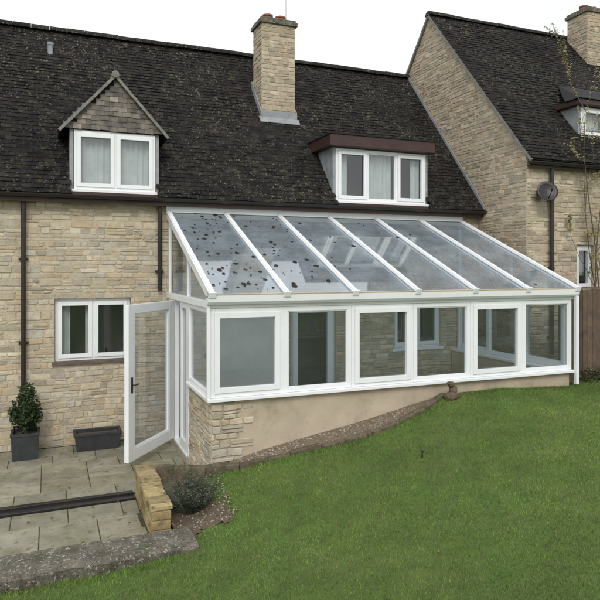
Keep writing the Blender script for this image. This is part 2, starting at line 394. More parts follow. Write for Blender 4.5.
g=MB(); g.tube((.99,10.34,5.95),(.99,10.62,5.96),.06,.06,n=7); g.obj('ridge_stone','verge',dorm)
dm=dbody(4.905,6.985,YD,11.25,3.95,5.09)
dorm2=dm.obj('dormer','lead',house); dorm2['label']='flat-roofed dormer with dark brown fascia and white windows'
window(house,(4.962,YD-.02,4.09),X,-Y,1.966,.985,[1,1,1],[True,False,True],sill=('white',.07),curtain=[(.03,.16,0),(.35,.65,0),(.86,.97,.0)],room=.5,label='white three-light casement dormer window')
g=MB(); g.box(4.78,7.04,10.32,11.4,5.092,5.30); g.obj('dormer_fascia','brown',dorm2,bevel=.006)
g=MB(); g.box(4.76,7.06,10.30,11.5,5.302,5.325); g.obj('dormer_roof','under',dorm2)
window(house,(.085,YF+.07,1.345),X,-Y,1.16,.99,[1,1],[True,True],sill=('sill',.12),curtain=[(.03,.2,0),(.40,.56,0)],room=.6,label='white casement window with tile sill')
window(house,(6.255,YF+.07,1.255),X,-Y,1.09,.89,[1,1],[True,True],sill=('white',.1),room=.6)
window(house,(4.105,YF+.07,.105),X,-Y,.89,2.04,[1],[True],st=.09,room=.6,name='door',label='white glazed back door inside the conservatory')
# ================================================================ neighbour house
nb=thing('stone_house',(11.5,12.3,0),'taller limestone house with steep gable and dark tiled roof','house')
m=MB()
def gtop(u):
    y=15.47-u; return 8.70-1.17*abs(y-12.3)
m.cur=0; stones(m,(XR,15.47,0),-Y,-X,15.47-YR,8.75,top=gtop,hm=(.05,.105),wm=(.10,.30),proud=(.003,.014),pal=PALG)
m.cur=1; m.add([(XR,YR,0),(XR,15.47,0),(XR,15.47,4.99),(XR,12.3,8.70),(XR,YR,4.99)],[(0,1,2,3,4)])
nops=[(9.48-XR,9.93-XR,2.42,3.28)]
m.cur=0; stones(m,(XR,YR,0),X,-Y,6.0,4.98,nops,hm=(.055,.12),wm=(.12,.36),pal=PALG+PAL[:4])
m.cur=1; cells(m,(XR,YR,0),X,-Y,6.0,4.98,nops)
m.add([(14.25,YR,0),(14.25,15.47,0),(14.25,15.47,5),(14.25,12.3,8.7),(14.25,YR,5)],[(0,1,2,3,4)])
m.obj('wall',['stone','mortar'],nb)
m=MB(); s2=V((0,1,1.17)).normalized(); L2=(12.3-8.95)*math.sqrt(1+1.17**2)
def skn(P): return 9.9<P.x<11.9 and P.y<10.15 and P.y>9.55
tiles(m,(XR-.06,8.95,zroof2(8.95)+.03),X,s2,6.1,L2,skip=skn,cols=TC)
m.cur=1; m.add([(XR-.05,8.95,zroof2(8.95)+.01),(14.3,8.95,zroof2(8.95)+.01),(14.3,12.3,zroof2(12.3)+.01),(XR-.05,12.3,zroof2(12.3)+.01)],[(0,1,2,3)])
m.add([(XR-.05,12.3,8.75),(14.3,12.3,8.75),(14.3,15.7,4.75),(XR-.05,15.7,4.75)],[(0,1,2,3)])
nroof=m.obj('roof',['tile','under'],nb,fix=False)
ridge(XR-.06,14.3,12.3,8.76,nroof)
for sg_ in(1,-1):
    m=MB(); d_=V((0,sg_,1.17)).normalized(); n_=V((0,-sg_*1.17,1)).normalized()
    m.obox((XR-.05,12.3-sg_*3.35,zroof2(8.95)+.01),X,d_,n_,-.012,.03,0,L2,-.04,.012)
    m.obj('verge','verge',nroof)
gutter(XR-.05,14.3,8.95,4.80,nb)
m=MB(); m.box(XR-.02,14.3,9.01,9.035,4.70,4.87); m.box(XR-.02,14.3,9.037,YR-.03,4.72,4.74); m.obj('fascia','brown',nb)
pipe(8.78,YR-.08,1.2,4.72,nb,'black',.04)
window(nb,(9.485,YR+.07,2.425),X,-Y,.44,.85,[1],[True],sill=('white',.09),curtain=[(.1,.9,.3)],room=.5,label='narrow white casement window')
ch2=chimney(12.30,13.0,11.5,12.15,7.3,9.15,nroof)
d3=dbody(9.95,11.96,9.55,10.1,5.4,6.12).obj('dormer','lead',nb)
window(nb,(10.012,9.53,5.50),X,-Y,1.886,.6,[1,1,1],[True,False,True],sill=('white',.05),curtain=[(.02,.98,.1)],room=.4)
m=MB(); m.box(9.84,12.1,9.40,10.3,6.125,6.23); m.obj('dormer_fascia','brown',d3,bevel=.006)
m=MB(); P6=[(9.80,9.36,6.235),(12.14,9.36,6.235),(12.14,9.75,6.235),(11.3,10.75,6.93),(10.6,10.75,6.93),(9.80,9.75,6.235),(10.6,9.9,6.58),(11.3,9.9,6.58)]
m.add(P6,[(0,1,7,6),(1,2,3,7),(6,7,3,4),(0,6,4,5)]); m.obj('dormer_roof','under',d3,fix=False)
sd_=thing('satellite_dish',(8.52,YR,4.28),'small dark mesh satellite dish on the stone wall','satellite dish')
m=MB(); c=V((8.50,8.86,4.25)); f=V((-.35,-.9,.25)).normalized(); a=f.orthogonal().normalized(); b=f.cross(a)
vs=[c-f*.05];K=20;rings=4
for r in range(1,rings+1):
    for k in range(K):
        t=2*math.pi*k/K; rr=.19*r/rings; vs.append(c+a*rr*math.cos(t)+b*rr*math.sin(t)-f*(.05-.05*(r/rings)**2))
fs=[(0,1+k,1+(k+1)%K) for k in range(K)]
for r in range(rings-1):
    for k in range(K): fs.append((1+r*K+k,1+(r+1)*K+k,1+(r+1)*K+(k+1)%K,1+r*K+(k+1)%K))
m.add(vs,fs); o=m.obj('dish','black',sd_,smooth=True,fix=False); sm=o.modifiers.new('s','SOLIDIFY'); sm.thickness=.008
m=MB(); m.tube(c-f*.05,(8.52,YR-.02,4.2),.016,n=8); m.box(8.47,8.57,YR-.035,YR-.015,4.1,4.3); m.obj('bracket','black',sd_)
m=MB(); p=c+f*.2-Z*.05; m.tube(c-Z*.17,p,.009,n=6); m.tube(p-f*.03,p+f*.05,.022,n=8); m.obj('receiver','black',sd_)
# ================================================================ conservatory
ZS,ZH,ZG=1.18,2.33,2.53
SLC=(3.78-ZG)/(YF-.02-7.55)
def zc(y): return ZG+SLC*(y-7.55)
cons=thing('conservatory',((XA+XB)/2,9.1,.1),'white lean-to conservatory with glass roof on low rendered wall','conservatory')
m=MB(); m.cur=0
stones(m,(XA+.02,7.64,0),X,-Y,.56,ZS-.02,[(.42,.56,.44,.55),(.36,.56,.66,.74),(.45,.56,.74,.84),(.39,.56,.93,1.03)],hm=(.08,.11),wm=(.12,.3),proud=(.018,.028))
stones(m,(XA+.02,8.9,0),-Y,-X,1.26,ZS-.02,hm=(.07,.13),wm=(.12,.3),proud=(.008,.022))
m.cur=1; m.box(XA+.022,XA+.38,7.642,7.84,0,ZS-.022); m.box(XA+.022,XA+.2,7.842,8.9,0,ZS-.022)
m.obj('stone_base',['stone','mortar'],cons)
m=MB(); m.box(XA+.382,XB-.02,7.632,7.84,0,ZS-.022); m.box(XB-.2,XB-.02,7.842,YF-.03,0,ZS-.022); m.obj('rendered_base','render',cons)
m=MB(); m.box(XA+.202,XB-.202,7.842,7.86,.1,ZS-.03); m.obj('inner_lining','plaster',cons)
m=MB(); m.box(XA+.08,4.03,YF-.055,YF-.024,.102,2.75); m.obj('plastered_panel','plaster',cons)
m=MB(); m.box(XA-.04,XB+.03,7.545,7.86,ZS-.02,ZS+.022); m.box(XA-.04,XA+.22,7.862,8.9,ZS-.02,ZS+.022); m.box(XB-.22,XB+.03,7.862,YF-.03,ZS-.02,ZS+.022)
m.obj('sill','white',cons,bevel=.006)
m=MB(); m.box(XA+.203,XB-.203,7.862,YF-.03,.0,.1); m.box(XA-.03,XA+.203,8.9,YF-.03,.0,.1); m.obj('floor','floor',cons)
bw=(XB-XA)/6
for i in range(6):
    window(cons,(XA+bw*i+.001,7.60,ZS+.024),X,-Y,bw-.002,ZH-ZS-.024,[1],[i%2==0],ft=.06 if i else .07,st=.055,glass='cpane')
window(cons,(XA,8.90,ZS+.024),-Y,-X,1.225,ZH-ZS-.024,[1.0],[False],ft=.06,glass='cpane')
window(cons,(XA,YF-.05,.104),-Y,-X,.50,ZH-.104,[1],[False],ft=.06,glass='cpane',name='side_panel')
m=MB(); m.box(XA,XA+.07,8.902,8.965,.104,ZH); m.box(XA,XA+.07,9.93,9.99,.104,ZH); m.box(XA-.02,XA+.09,8.966,9.929,.1,.125); m.obj('door_frame','white',cons,bevel=.004)
m=MB(); m.ring((XA+.01,9.50,.13),-Y,Z,-X,.53,ZH-.135,.09,-.06,.012,tb=.14); cl2=m.obj('door','white',cons,bevel=.004); cl2['label']='narrow closed white glazed door leaf'
g=MB(); g.quad((XA+.03,9.50,.13),-Y,Z,.09,.44,.14,ZH-.225); g.obj('door_pane','cpane',cl2,fix=False)
window(cons,(XB,7.675,ZS+.024),Y,X,2.84,ZH-ZS-.024,[1,1,1],[True,False,True],ft=.06,glass='cpane')
m=MB(); m.box(XA-.03,XB+.03,7.585,7.70,ZH+.002,ZH+.125); m.box(XA-.03,XA+.07,7.702,YF-.03,ZH+.002,ZH+.09); m.box(XB-.07,XB+.03,7.702,YF-.03,ZH+.002,ZH+.09)
m.obj('eaves_beam','white',cons,bevel=.005)
m=MB()
pr=[(7.583,ZH+.05),(7.52,ZH+.05),(7.485,ZH+.085),(7.475,ZH+.165),(7.49,ZH+.165),(7.50,ZH+.10),(7.53,ZH+.065),(7.583,ZH+.065)]
n=len(pr); m.add([(xx,a,b) for xx in(XA-.05,XB+.05) for a,b in pr],[(i,(i+1)%n,n+(i+1)%n,n+i) for i in range(n)]+[tuple(range(n)),tuple(range(n,2*n))])
m.obj('gutter','white',cons)
for xx in(XA,XB-.05):
    y1=YF-.03;zb=ZH+.092
    g=MB(); g.add([(xx+.025,7.72,zb),(xx+.025,y1-.06,zb),(xx+.025,y1-.06,zc(y1)-.05),(xx+.025,7.72,zc(7.72)-.02)],[(0,1,2,3)]); gp=g.obj('gable_pane','cpane',cons,fix=False)
    for yy,ww in ((8.95,.055),(y1-.06,.06)):
        m=MB(); m.box(xx,xx+.05,yy,yy+ww,zb,zc(yy)-.05); m.obj('mullion','white',gp,bevel=.003)
sv=V((0,1,SLC)).normalized(); nv=V((0,-SLC,1)).normalized(); LR=(YF-.03-7.50)/sv.y
rg=MB(); O=V((0,7.50,zc(7.50)))
for i in range(6):
    a=XA+bw*i+.03;b=XA+bw*(i+1)-.03
    rg.quad(O,X,sv,a,b,0,LR)
croof=rg.obj('roof','rpane',cons,fix=False)
for i in range(7):
    xx=XA+bw*i; m=MB()
    m.obox(O,X,sv,nv,xx-.042,xx+.042,-.03,LR,.004,.03); m.obox(O,X,sv,nv,xx-.028,xx+.028,-.032,LR,.031,.045)
    m.obox(O,X,sv,nv,xx-.03,xx+.03,.15,LR,-.10,-.014)
    m.obox(O,X,sv,nv,xx-.045,xx+.045,-.05,-.031,-.03,.05)
    m.obj('rafter','white',croof,bevel=.004)
m=MB(); m.box(XA-.04,XB+.04,YF-.075,YF-.028,zc(YF)-.02,zc(YF)+.08); m.obj('wall_plate','white',croof,bevel=.004)
m=MB(); m.box(XA-.04,XB+.04,YF-.04,YF-.022,zc(YF)+.082,zc(YF)+.16); m.obj('flashing','lead',croof)
m=MB(); m.obox(O,X,sv,nv,XA+.0,XB,-.02,.0,-.02,.012); m.obj('glazing_edge','render',croof)
m=MB(); m.box(XB-.0,XB+.06,7.50,7.56,.98,ZH+.06); m.obj('downpipe','white',cons,bevel=.006)
m=MB(); m.box(XA-.045,XA-.005,7.56,7.60,ZS+.02,ZH+.05); m.obj('corner_trim','white',cons,bevel=.004)
H0=V((XA-.04,9.93,.13));E=V((.99,8.86,.13));A=(E-H0);wl=A.length;A.normalize();Nn=V((A.y,-A.x,0)); 
if Nn.y>0:Nn=-Nn
m=MB(); hd=2.19; sw_=.165
m.ring(H0,A,Z,Nn,wl,hd,sw_,-.035,.035,tb=.16,tt=.13); m.ring(H0+A*sw_+Z*.16,A,Z,Nn,wl-2*sw_,hd-.29,.018,-.024,.024)
door=m.obj('door','white',cons,bevel=.005); door['label']='white glazed door standing open onto the patio'
g=MB(); g.quad(H0,A,Z,sw_,wl-sw_,.16,hd-.13); g.obj('door_pane','cpane',door,fix=False)
for s_ in(1,-1):
    g=MB(); q=H0+A*(wl-.08)+Z*1.07
    g.obox(q,A,Nn*s_,Z,-.018,.018,.036,.046,-.11,.11)
    g.tube(q+Nn*s_*.046,q+Nn*s_*.085,.01,n=8); g.tube(q+Nn*s_*.08,q+Nn*s_*.08-A*.12,.01,n=8)
    g.obj('door_handle','black',door)
# ================================================================ terrain
cp=np.array([(7.8,7.5,.95),(6.5,7.5,.98),(5.3,7.4,.97),(4.4,7.1,.76),(3.5,7.05,.60),(2.8,7.1,.50),(2.2,7.1,.37),(1.7,7.2,.24),(1.5,6.8,.12),(1.25,6,.06),(.4,5.7,.02),(-1,5.6,.01),(-3,5.6,.0),
 (9,7.5,1.0),(12,7.5,1.1),(12,3,1.25),(6,5,.9),(4,5.4,.62),(3,5,.45),(2,5.5,.25),(1.5,4.6,.18),(0,4,.05),(0,3,.12),(-3,2,.1),(3,2.5,.62),(6,1,1.1),(0,-2,.7),(3,-4,1.2),(9,-4,1.5),(-5,-4,.5),(16,8,1.2),(16,-6,1.6),(-8,6,-.05),(-8,-8,.5),(9,-10,1.6)])
def U_(r2): return .5*r2*np.log(r2+1e-9)
n=len(cp); D=((cp[:,None,:2]-cp[None,:,:2])**2).sum(-1); K=U_(D)+np.eye(n)*.05
P_=np.c_[np.ones(n),cp[:,:2]]; Am=np.block([[K,P_],[P_.T,np.zeros((3,3))]]); sol=np.linalg.solve(Am,np.r_[cp[:,2],0,0,0])
def Lz(x,y):
    x=np.atleast_1d(np.asarray(x,float));y=np.atleast_1d(np.asarray(y,float));out=np.zeros(x.size)
    xf=x.ravel();yf=y.ravel()
    for s in range(0,xf.size,20000):
        a=xf[s:s+20000];b=yf[s:s+20000]; r=(a[:,None]-cp[:,0])**2+(b[:,None]-cp[:,1])**2
        out[s:s+20000]=U_(r)@sol[:n]+sol[n]+sol[n+1]*a+sol[n+2]*b
    return out.reshape(x.shape)
EX=[1.2,1.6,1.95,2.3,2.8,3.46,4.0,4.5,5.0,5.36];EY=[7.78,7.62,7.42,7.29,7.20,7.15,7.15,7.22,7.38,7.60]
def ey(x): return np.interp(x,EX,EY,left=6.03,right=7.60)
def ztop(x,y): return max(float(Lz(x,y)[0])+.045,.40)
def grid(x0,x1,y0,y1,st,zf,name,mat,keep=None):
    xs=np.arange(x0,x1+1e-6,st);ys=np.arange(y0,y1+1e-6,st);GX,GY=np.meshgrid(xs,ys);GZ=zf(GX,GY)
    nx,ny=len(xs),len(ys); vs=np.c_[GX.ravel(),GY.ravel(),GZ.ravel()]
    fs=[]
    for j in range(ny-1):
        for i in range(nx-1):
            if keep is None or keep(xs[i]+st/2,ys[j]+st/2):
                q=j*nx+i; fs.append((q,q+1,q+nx+1,q+nx))
    me=bpy.data.meshes.new(name); me.from_pydata(vs.tolist(),[],fs); me.materials.append(M[mat]); me.polygons.foreach_set('use_smooth',[True]*len(me.polygons))
    o=bpy.data.objects.new(name,me); COL.objects.link(o); return o
def zl(x,y):
    z=Lz(x,y)+.008*np.sin(x*3.1+y*1.7)+.006*np.sin(x*7.3-y*5.1)
    z=np.where((x<1.16)&(y>6.12),-.3,z)
    z=np.where((x>=1.16)&(x<5.36)&(y>ey(x)),z-.07,z)
    z=np.where((x<1.88)&(x>=1.16)&(y>ey(x)+.04),-.3,z)
    z=np.where((y>7.7)&(x<7.9),-.3,z)
    z=np.where(y>9.0,-.3,z)
    e=np.minimum.reduce([(x+8)/2,(16-x)/2,(y+10)/2,np.ones_like(x)]); e=np.clip(e,0,1)
    return z*e-.15*(1-e)
lawn=grid(-8,16,-10,9.1,.09,zl,'lawn','lawn'); tag(lawn,None,None,kind='structure')
m=MB(); m.add([(-300,-300,-.16),(300,-300,-.16),(300,300,-.16),(-300,300,-.16)],[(0,1,2,3)]); o=m.obj('ground','lawn',fix=False); tag(o,None,None,kind='structure')
NB=540000
bx=NR.uniform(-2.2,10.5,NB);by=NR.uniform(2.2,7.75,NB)
dd_=bx*.3746+by*.9272; uu=(bx*.9272-by*.3746)/dd_
k=(dd_>3.3)&(uu>-.62)&(uu<.62)
k&=~((bx<1.42)&(by>6.0)); k&=(by<ey(bx)-.03)
soil=(bx<1.72+.12*np.sin(by*5))&(by>6.3+.1*np.sin(bx*9))
k&=~(soil&(NR.rand(NB)>.05))
pt_=np.sin(bx*1.9+1.3*np.sin(by*2.7))*np.sin(by*3.1-bx*1.2+np.sin(bx*5)); k&=~((pt_>.5)&(NR.rand(NB)<.3))
bx=bx[k];by=by[k]; nb_=len(bx); bz=zl(bx,by); pk=pt_[k]
h=NR.uniform(.010,.027,nb_); big=NR.rand(nb_)<.02; h[big]*=1.6
edge=np.abs(by-ey(bx))<.16; h[edge]*=1.8
th=NR.uniform(0,math.pi,nb_); wd=NR.uniform(.0017,.0036,nb_); la=NR.uniform(0,2*math.pi,nb_); ll=h*NR.uniform(.2,1.0,nb_)
co=np.zeros((nb_,3,3)); tx=np.cos(th)*wd;ty=np.sin(th)*wd
co[:,0]=np.c_[bx-tx,by-ty,bz-.003];co[:,1]=np.c_[bx+tx,by+ty,bz-.003];co[:,2]=np.c_[bx+np.cos(la)*ll,by+np.sin(la)*ll,bz+h]
me=bpy.data.meshes.new('grass'); me.vertices.add(nb_*3); me.vertices.foreach_set('co',co.ravel()); me.loops.add(nb_*3); me.loops.foreach_set('vertex_index',np.arange(nb_*3)); me.polygons.add(nb_); me.polygons.foreach_set('loop_start',np.arange(nb_)*3); me.polygons.foreach_set('loop_total',np.full(nb_,3))
base=np.array([.178,.268,.058]); cl=base[None]*NR.uniform(.62,1.3,(nb_,1))
pt=np.sin(bx*1.3+1.1*np.sin(by*1.9))+np.sin(by*2.3-bx*.8)+.8*np.sin(bx*4.1+by*3.3)+.7*np.sin(bx*9.1-by*7.3+2*np.sin(bx*3))
cl*= (1+.10*pt)[:,None]; cl[:,0]*=1+.12*np.clip(pk,-1,1)
y_=NR.rand(nb_)<(.06+.08*np.clip(pk,0,1)); cl[y_]=np.array([.28,.26,.11])*NR.uniform(.6,1.1,(y_.sum(),1))
cc=np.repeat(np.c_[cl,np.ones(nb_)],3,axis=0).astype(np.float32)
at=me.attributes.new('tint','FLOAT_COLOR','POINT'); at.data.foreach_set('color',cc.ravel()); me.update(); me.validate(); me.materials.append(M['grass'])
o=bpy.data.objects.new('grass',me); COL.objects.link(o); tag(o,'short patchy green grass blades on the sloping lawn','grass',kind='stuff')
o=grid(1.16,1.95,6.2,7.9,.06,lambda x,y:zl(x,y)+.012+.012*np.sin(x*23)*np.sin(y*19),'soil','soil',keep=lambda x,y:(x<1.72+.12*math.sin(y*5)) and y<ey(x) and y>6.3+.1*math.sin(x*9)); tag(o,None,None,kind='structure')
def zgr(x,y): return np.clip(np.maximum(Lz(x,y)-.01,.37),0,1.1)
o=grid(1.84,5.4,7.1,7.66,.04,zgr,'gravel','gravel',keep=lambda x,y:y>ey(x)+.02); tag(o,None,None,kind='structure')
m=MB()
for i in range(1700):
    if R.random()<.3: x=R.uniform(1.2,1.9); y=R.uniform(6.4,7.5); z=float(zl(x,y)[0])+.015
    else:
        x=R.uniform(1.88,4.8); y=R.uniform(ey(x)+.02,7.62); z=float(zgr(x,y)[0])
    if z<-.1: continue
    r=R.uniform(.006,.02); q=R.uniform(.6,1.2); m.tint=R.choice([(.33*q,.27*q,.20*q),(.25*q,.19*q,.13*q),(.42*q,.37*q,.30*q)])
    m.add([(x+r,y,z),(x,y+r,z),(x-r,y,z),(x,y-r,z),(x+r*.1,y,z+r*.7),(x,y,z-r*.6)],[(0,1,4),(1,2,4),(2,3,4),(3,0,4),(1,0,5),(2,1,5),(3,2,5),(0,3,5)])
o=m.obj('pebbles','pebble',smooth=True,fix=False); tag(o,'loose brown pebbles along the conservatory wall','pebbles',kind='stuff')
m=MB(); pts=[]
for i in range(300):
    x=1.2+(5.34-1.2)*i/299; pts.append(V((x,float(ey(x)),0)))
last=pts[0];ln=R.uniform(.2,.4)
for p in pts[1:]:
    if (p-last).length>=ln or p is pts[-1]:
        a_=(p-last); L_=a_.length; a_.normalize(); n_=V((-a_.y,a_.x,0))
        z0=ztop(last.x,last.y); sl_=(ztop(p.x,p.y)-z0)/max(L_,.01)
        j=lambda q=.01:R.uniform(-q,q)
        m.obox(V((last.x,last.y,z0)),a_+Z*(sl_+j(.03)),n_,Z,.001,L_-.001,-.055+j(.012),.05+j(.01),-.5,j(.009))
        last=p;ln=R.uniform(.2,.42)
o=m.obj('lawn_edging','edge',bevel=.011,loc=(3.3,7.2,.5)); tag(o,'curved row of mossy brown edging stones beside the lawn','lawn edging')
m=MB()
Y0,Y1=6.54,7.92
for row in range(4):
    z=row*.1; hh=.1
    L_=.22 if row<3 else .215
    y=Y0-(row%2)*.11
    while y<Y1:
        a=max(y,Y0);b=min(y+L_,Y1);y+=L_
        if b-a<.05: continue
        c=R.choice([(.52,.41,.22),(.46,.35,.18),(.60,.49,.29),(.38,.30,.17)]); q=R.uniform(.75,1.15)
        if row<3:q*=.8
        m.tint=tuple(k*q for k in c)
        j=R.uniform(-.010,.010);drop=.05*(Y1-(a+b)/2)/(Y1-Y0) if row==3 else 0
        e_=.012 if row==3 else 0
        m.box(.99+j-e_,1.19+j+e_,a+.004,b-.004,z+.004,z+hh-.004-drop+R.uniform(-.004,.006)*(row==3))
m.tint=(.30,.26,.19); m.box(1.005,1.175,Y0+.015,Y1-.015,-.02,.33)
o=m.obj('garden_wall','brick',bevel=.010,loc=(1.09,7.25,0)); tag(o,'low yellow brick retaining wall beside the patio','garden wall')
m=MB(); NXs=110
x0,x1=-3.2,1.36
def pr_(x):return 6.0+.03*math.sin(x*2.1)
vs=[];
for i in range(NXs+1):
    x=x0+(x1-x0)*i/NXs; j=R.uniform(-.014,.014)+.02*noise.noise(V((x*3,0,0))); j2=R.uniform(-.004,.004)+.008*noise.noise(V((x*2,5,0)))
    vs+=[(x,pr_(x)+.02+j,-.2),(x,pr_(x)+j-.004,.098+j2),(x,pr_(x)+.025+j,.126+j2),(x,6.25,.130+j2*.6),(x,6.47,.125+j2),(x,6.51+j2,.10),(x,6.51,-.15)]
fs=[]
for i in range(NXs):
    for k in range(7): fs.append((i*7+k,i*7+(k+1)%7,i*7+7+(k+1)%7,i*7+7+k))
fs+=[tuple(range(7)),tuple(range(NXs*7,NXs*7+7))]
m.add(vs,fs); o=m.obj('stone_step','concrete',loc=(-.8,6.2,-.1)); tag(o,'weathered mossy concrete step edging the patio','step')
m=MB()
rows=[6.54,6.96,7.38,7.80];r2=[8.08,8.48,8.88,9.28,9.68,10.08,10.53]
for rr in (rows,r2):
    for ri,(a,b) in enumerate(zip(rr[:-1],rr[1:])):
        x=-4.0+.3*(ri%2)
        while x<1.84:
            ww=R.choice([.6,.6,.6,.45]); xe=min(x+ww,1.84 if a>8 else .985)
            if xe-x>.05:
                q=R.uniform(.78,1.15)*(1 if a>8 else .92); m.tint=(q,q*R.uniform(.98,1.02),q*R.uniform(.92,1.05)); dz=R.uniform(-.004,.004)
                m.box(x+.005,xe-.005,a+.005,b-.005,-.05,dz)
            x=xe
            if x>=(1.83 if a>8 else .98): break
o=m.obj('patio','paving',bevel=.006); tag(o,None,None,kind='structure')
m=MB(); m.add([(-4,6.45,-.008),(1.9,6.45,-.008),(1.9,10.56,-.008),(-4,10.56,-.008)],[(0,1,2,3)]); o=m.obj('patio_bed','grout',fix=False); tag(o,None,None,kind='structure')
m=MB(); m.box(-4,.975,7.815,7.875,-.02,.022); m.box(-4,.975,7.985,8.06,-.02,.03)
m.box(-4,.975,7.876,7.984,-.02,.004)
o=m.obj('drainage_channel','black',bevel=.004,loc=(-1.5,7.94,0)); tag(o,'pair of black metal edge strips across the patio','drainage channel')
# ================================================================ plants
def leafcloud(m,c,rx,ry,rz,n,size,cols,shell=.5):
    for i in range(n):
        while True:
            p=V((R.uniform(-1,1),R.uniform(-1,1),R.uniform(-1,1)))
            if shell<p.length<=1 or (p.length<=shell and R.random()<.3): break
        f=1+.28*noise.noise(V((p.x*2.5+c[0],p.y*2.5+c[1],p.z*2.5)))
        q=V((c[0]+p.x*rx*f,c[1]+p.y*ry*f,c[2]+p.z*rz*f))
        if noise.noise(q*7)<-.22: continue
        a=V((R.gauss(0,1),R.gauss(0,1),R.gauss(0,1)+.3)).normalized(); b=a.orthogonal().normalized(); s=size*R.uniform(.6,1.3)
        b=(b*math.cos(i)+a.cross(b)*math.sin(i))
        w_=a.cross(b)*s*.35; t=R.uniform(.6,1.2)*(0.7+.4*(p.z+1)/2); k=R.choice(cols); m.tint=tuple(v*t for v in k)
        m.add([q,q+b*s*.5+w_,q+b*s,q+b*s*.5-w_],[(0,1,2,3)])
def planter(x0,x1,y0,y1,h,label):
    e=MB(); t=.03
    def rect(i,z,f=1): 
        cx=(x0+x1)/2;cy=(y0+y1)/2;hw=((x1-x0)/2-i)*f;hd_=((y1-y0)/2-i)*f
        return [(cx-hw,cy-hd_,z),(cx+hw,cy-hd_,z),(cx+hw,cy+hd_,z),(cx-hw,cy+hd_,z)]
    vs=rect(0,0,.9)+rect(0,h-.04,1)+rect(-.012,h-.04)+rect(-.012,h)+rect(t,h)+rect(t,h-.06)
    fs=[(3,2,1,0),(20,21,22,23)]
    for k in range(5):
        for i in range(4): fs.append((4*k+i,4*k+(i+1)%4,4*k+4+(i+1)%4,4*k+4+i))
    e.add(vs,fs); o=e.obj('planter','planter',bevel=.004,loc=((x0+x1)/2,(y0+y1)/2,0)); tag(o,label,'planter')
    s_=MB(); s_.add(rect(t,h-.055),[(0,1,2,3)]); s_.obj('planter_soil','soil',o,fix=False)
planter(-.52,-.14,9.95,10.33,.40,'square dark planter holding an evergreen shrub on the patio')
planter(.36,1.05,10.12,10.45,.27,'long dark planter trough against the stone wall')
sh=thing('evergreen_shrub',(-.33,10.14,.36),'small dense evergreen shrub growing in a dark planter','shrub')
m=MB(); 
for i in range(7): m.tube((-.33+R.uniform(-.03,.03),10.14+R.uniform(-.03,.03),.36),(-.33+R.uniform(-.12,.12),10.14+R.uniform(-.1,.1),R.uniform(.7,1.0)),.01,.004,n=5)
m.obj('stem','bark',sh)
m=MB(); leafcloud(m,(-.33,10.14,.66),.21,.2,.30,2800,.05,[(.04,.07,.022),(.055,.09,.032),(.02,.04,.014)],.3)
leafcloud(m,(-.30,10.14,.92),.12,.11,.19,650,.045,[(.04,.075,.025),(.06,.09,.03)],.2)
m.obj('foliage','leaf',sh,fix=False)
lv=thing('lavender_plant',(1.48,6.9,.1),'grey-green lavender clump growing at the wall end','plant')
m=MB()
for i in range(1100):
    th=R.uniform(0,2*math.pi); sp=R.random()**.75; lobe=1+.45*math.sin(th*3+1)+.25*math.sin(th*5); L_=R.uniform(.20,.52)*(1-.2*sp)*(.7+.35*lobe)
    if R.random()<.12: L_*=1.3
    b=V((1.48+.09*sp*math.cos(th),6.9+.09*sp*math.sin(th),.06)); d=V((math.cos(th)*sp*.72,math.sin(th)*sp*.72,1)).normalized()
    mid=b+d*L_*.55; tip=b+d*L_+V((math.cos(th),math.sin(th),-.6))*.05*sp
    q=R.uniform(.5,1.3);m.tint=R.choice([(.12*q,.15*q,.10*q),(.08*q,.11*q,.06*q),(.17*q,.19*q,.15*q),(.13*q,.11*q,.08*q)])
    s_=d.orthogonal().normalized()*.003; m.add([b-s_,b+s_,mid+s_*1.3,mid-s_*1.3,tip],[(0,1,2,3),(3,2,4)])
    for k in range(4):
        p=b+d*L_*R.uniform(.35,1); a=V((R.gauss(0,1),R.gauss(0,1),R.uniform(0,1.8))).normalized()*R.uniform(.02,.055); s2_=a.orthogonal().normalized()*.0035
        m.add([p-s2_,p+s2_,p+a],[(0,1,2)])
m.obj('foliage','leaf',lv,fix=False)
cl_=thing('climbing_shrub',(9.75,8.75,.9),'sparse leafless climbing shrub on the neighbouring house wall','shrub')
m=MB(); lf=MB()
def grow(p,d,r,L_,lev):
    n=6
    for k in range(n):
        d=(d+V((R.gauss(0,.10),R.gauss(0,.06),R.gauss(0,.10)+.04))).normalized(); q=p+d*L_/n
        if q.y>YR-.12 and q.z<5: q.y=YR-.12
        if q.x<9.15: q.x=9.15+R.uniform(0,.05)
        m.tube(p,q,r*(1-.12*k),r*(1-.12*(k+1)),n=5 if lev<2 else 3,cap=False)
        if q.z>2.0:
          for _ in range(3 if lev>=1 else 1):
            if R.random()<.7:
                a=V((R.gauss(0,1),R.gauss(0,1),R.gauss(0,1))).normalized()*R.uniform(.025,.055);w_=a.orthogonal()*.38; s0=p.lerp(q,R.random())
                qq=R.uniform(.6,1.2);lf.tint=R.choice([(.36*qq,.33*qq,.10*qq),(.24*qq,.24*qq,.08*qq),(.42*qq,.30*qq,.18*qq)]); lf.add([s0,s0+a*.5+w_,s0+a,s0+a*.5-w_],[(0,1,2,3)])
        if lev<3 and p.z>1.5 and R.random()<.7:
            grow(q,(d+V((R.gauss(-.05,.55),R.gauss(0,.2),R.gauss(0,.4)))).normalized(),r*.5,L_*.36,lev+1)
        p=q
grow(V((9.75,8.85,.95)),V((-.04,0,1)).normalized(),.017,4.4,0)
grow(V((9.95,8.85,.95)),V((-.02,-.02,1)).normalized(),.018,4.9,0)
grow(V((9.85,8.9,.95)),V((-.05,0,1)).normalized(),.014,4.5,0)
grow(V((10.1,8.8,.95)),V((-.04,0,1)).normalized(),.016,5.0,0)
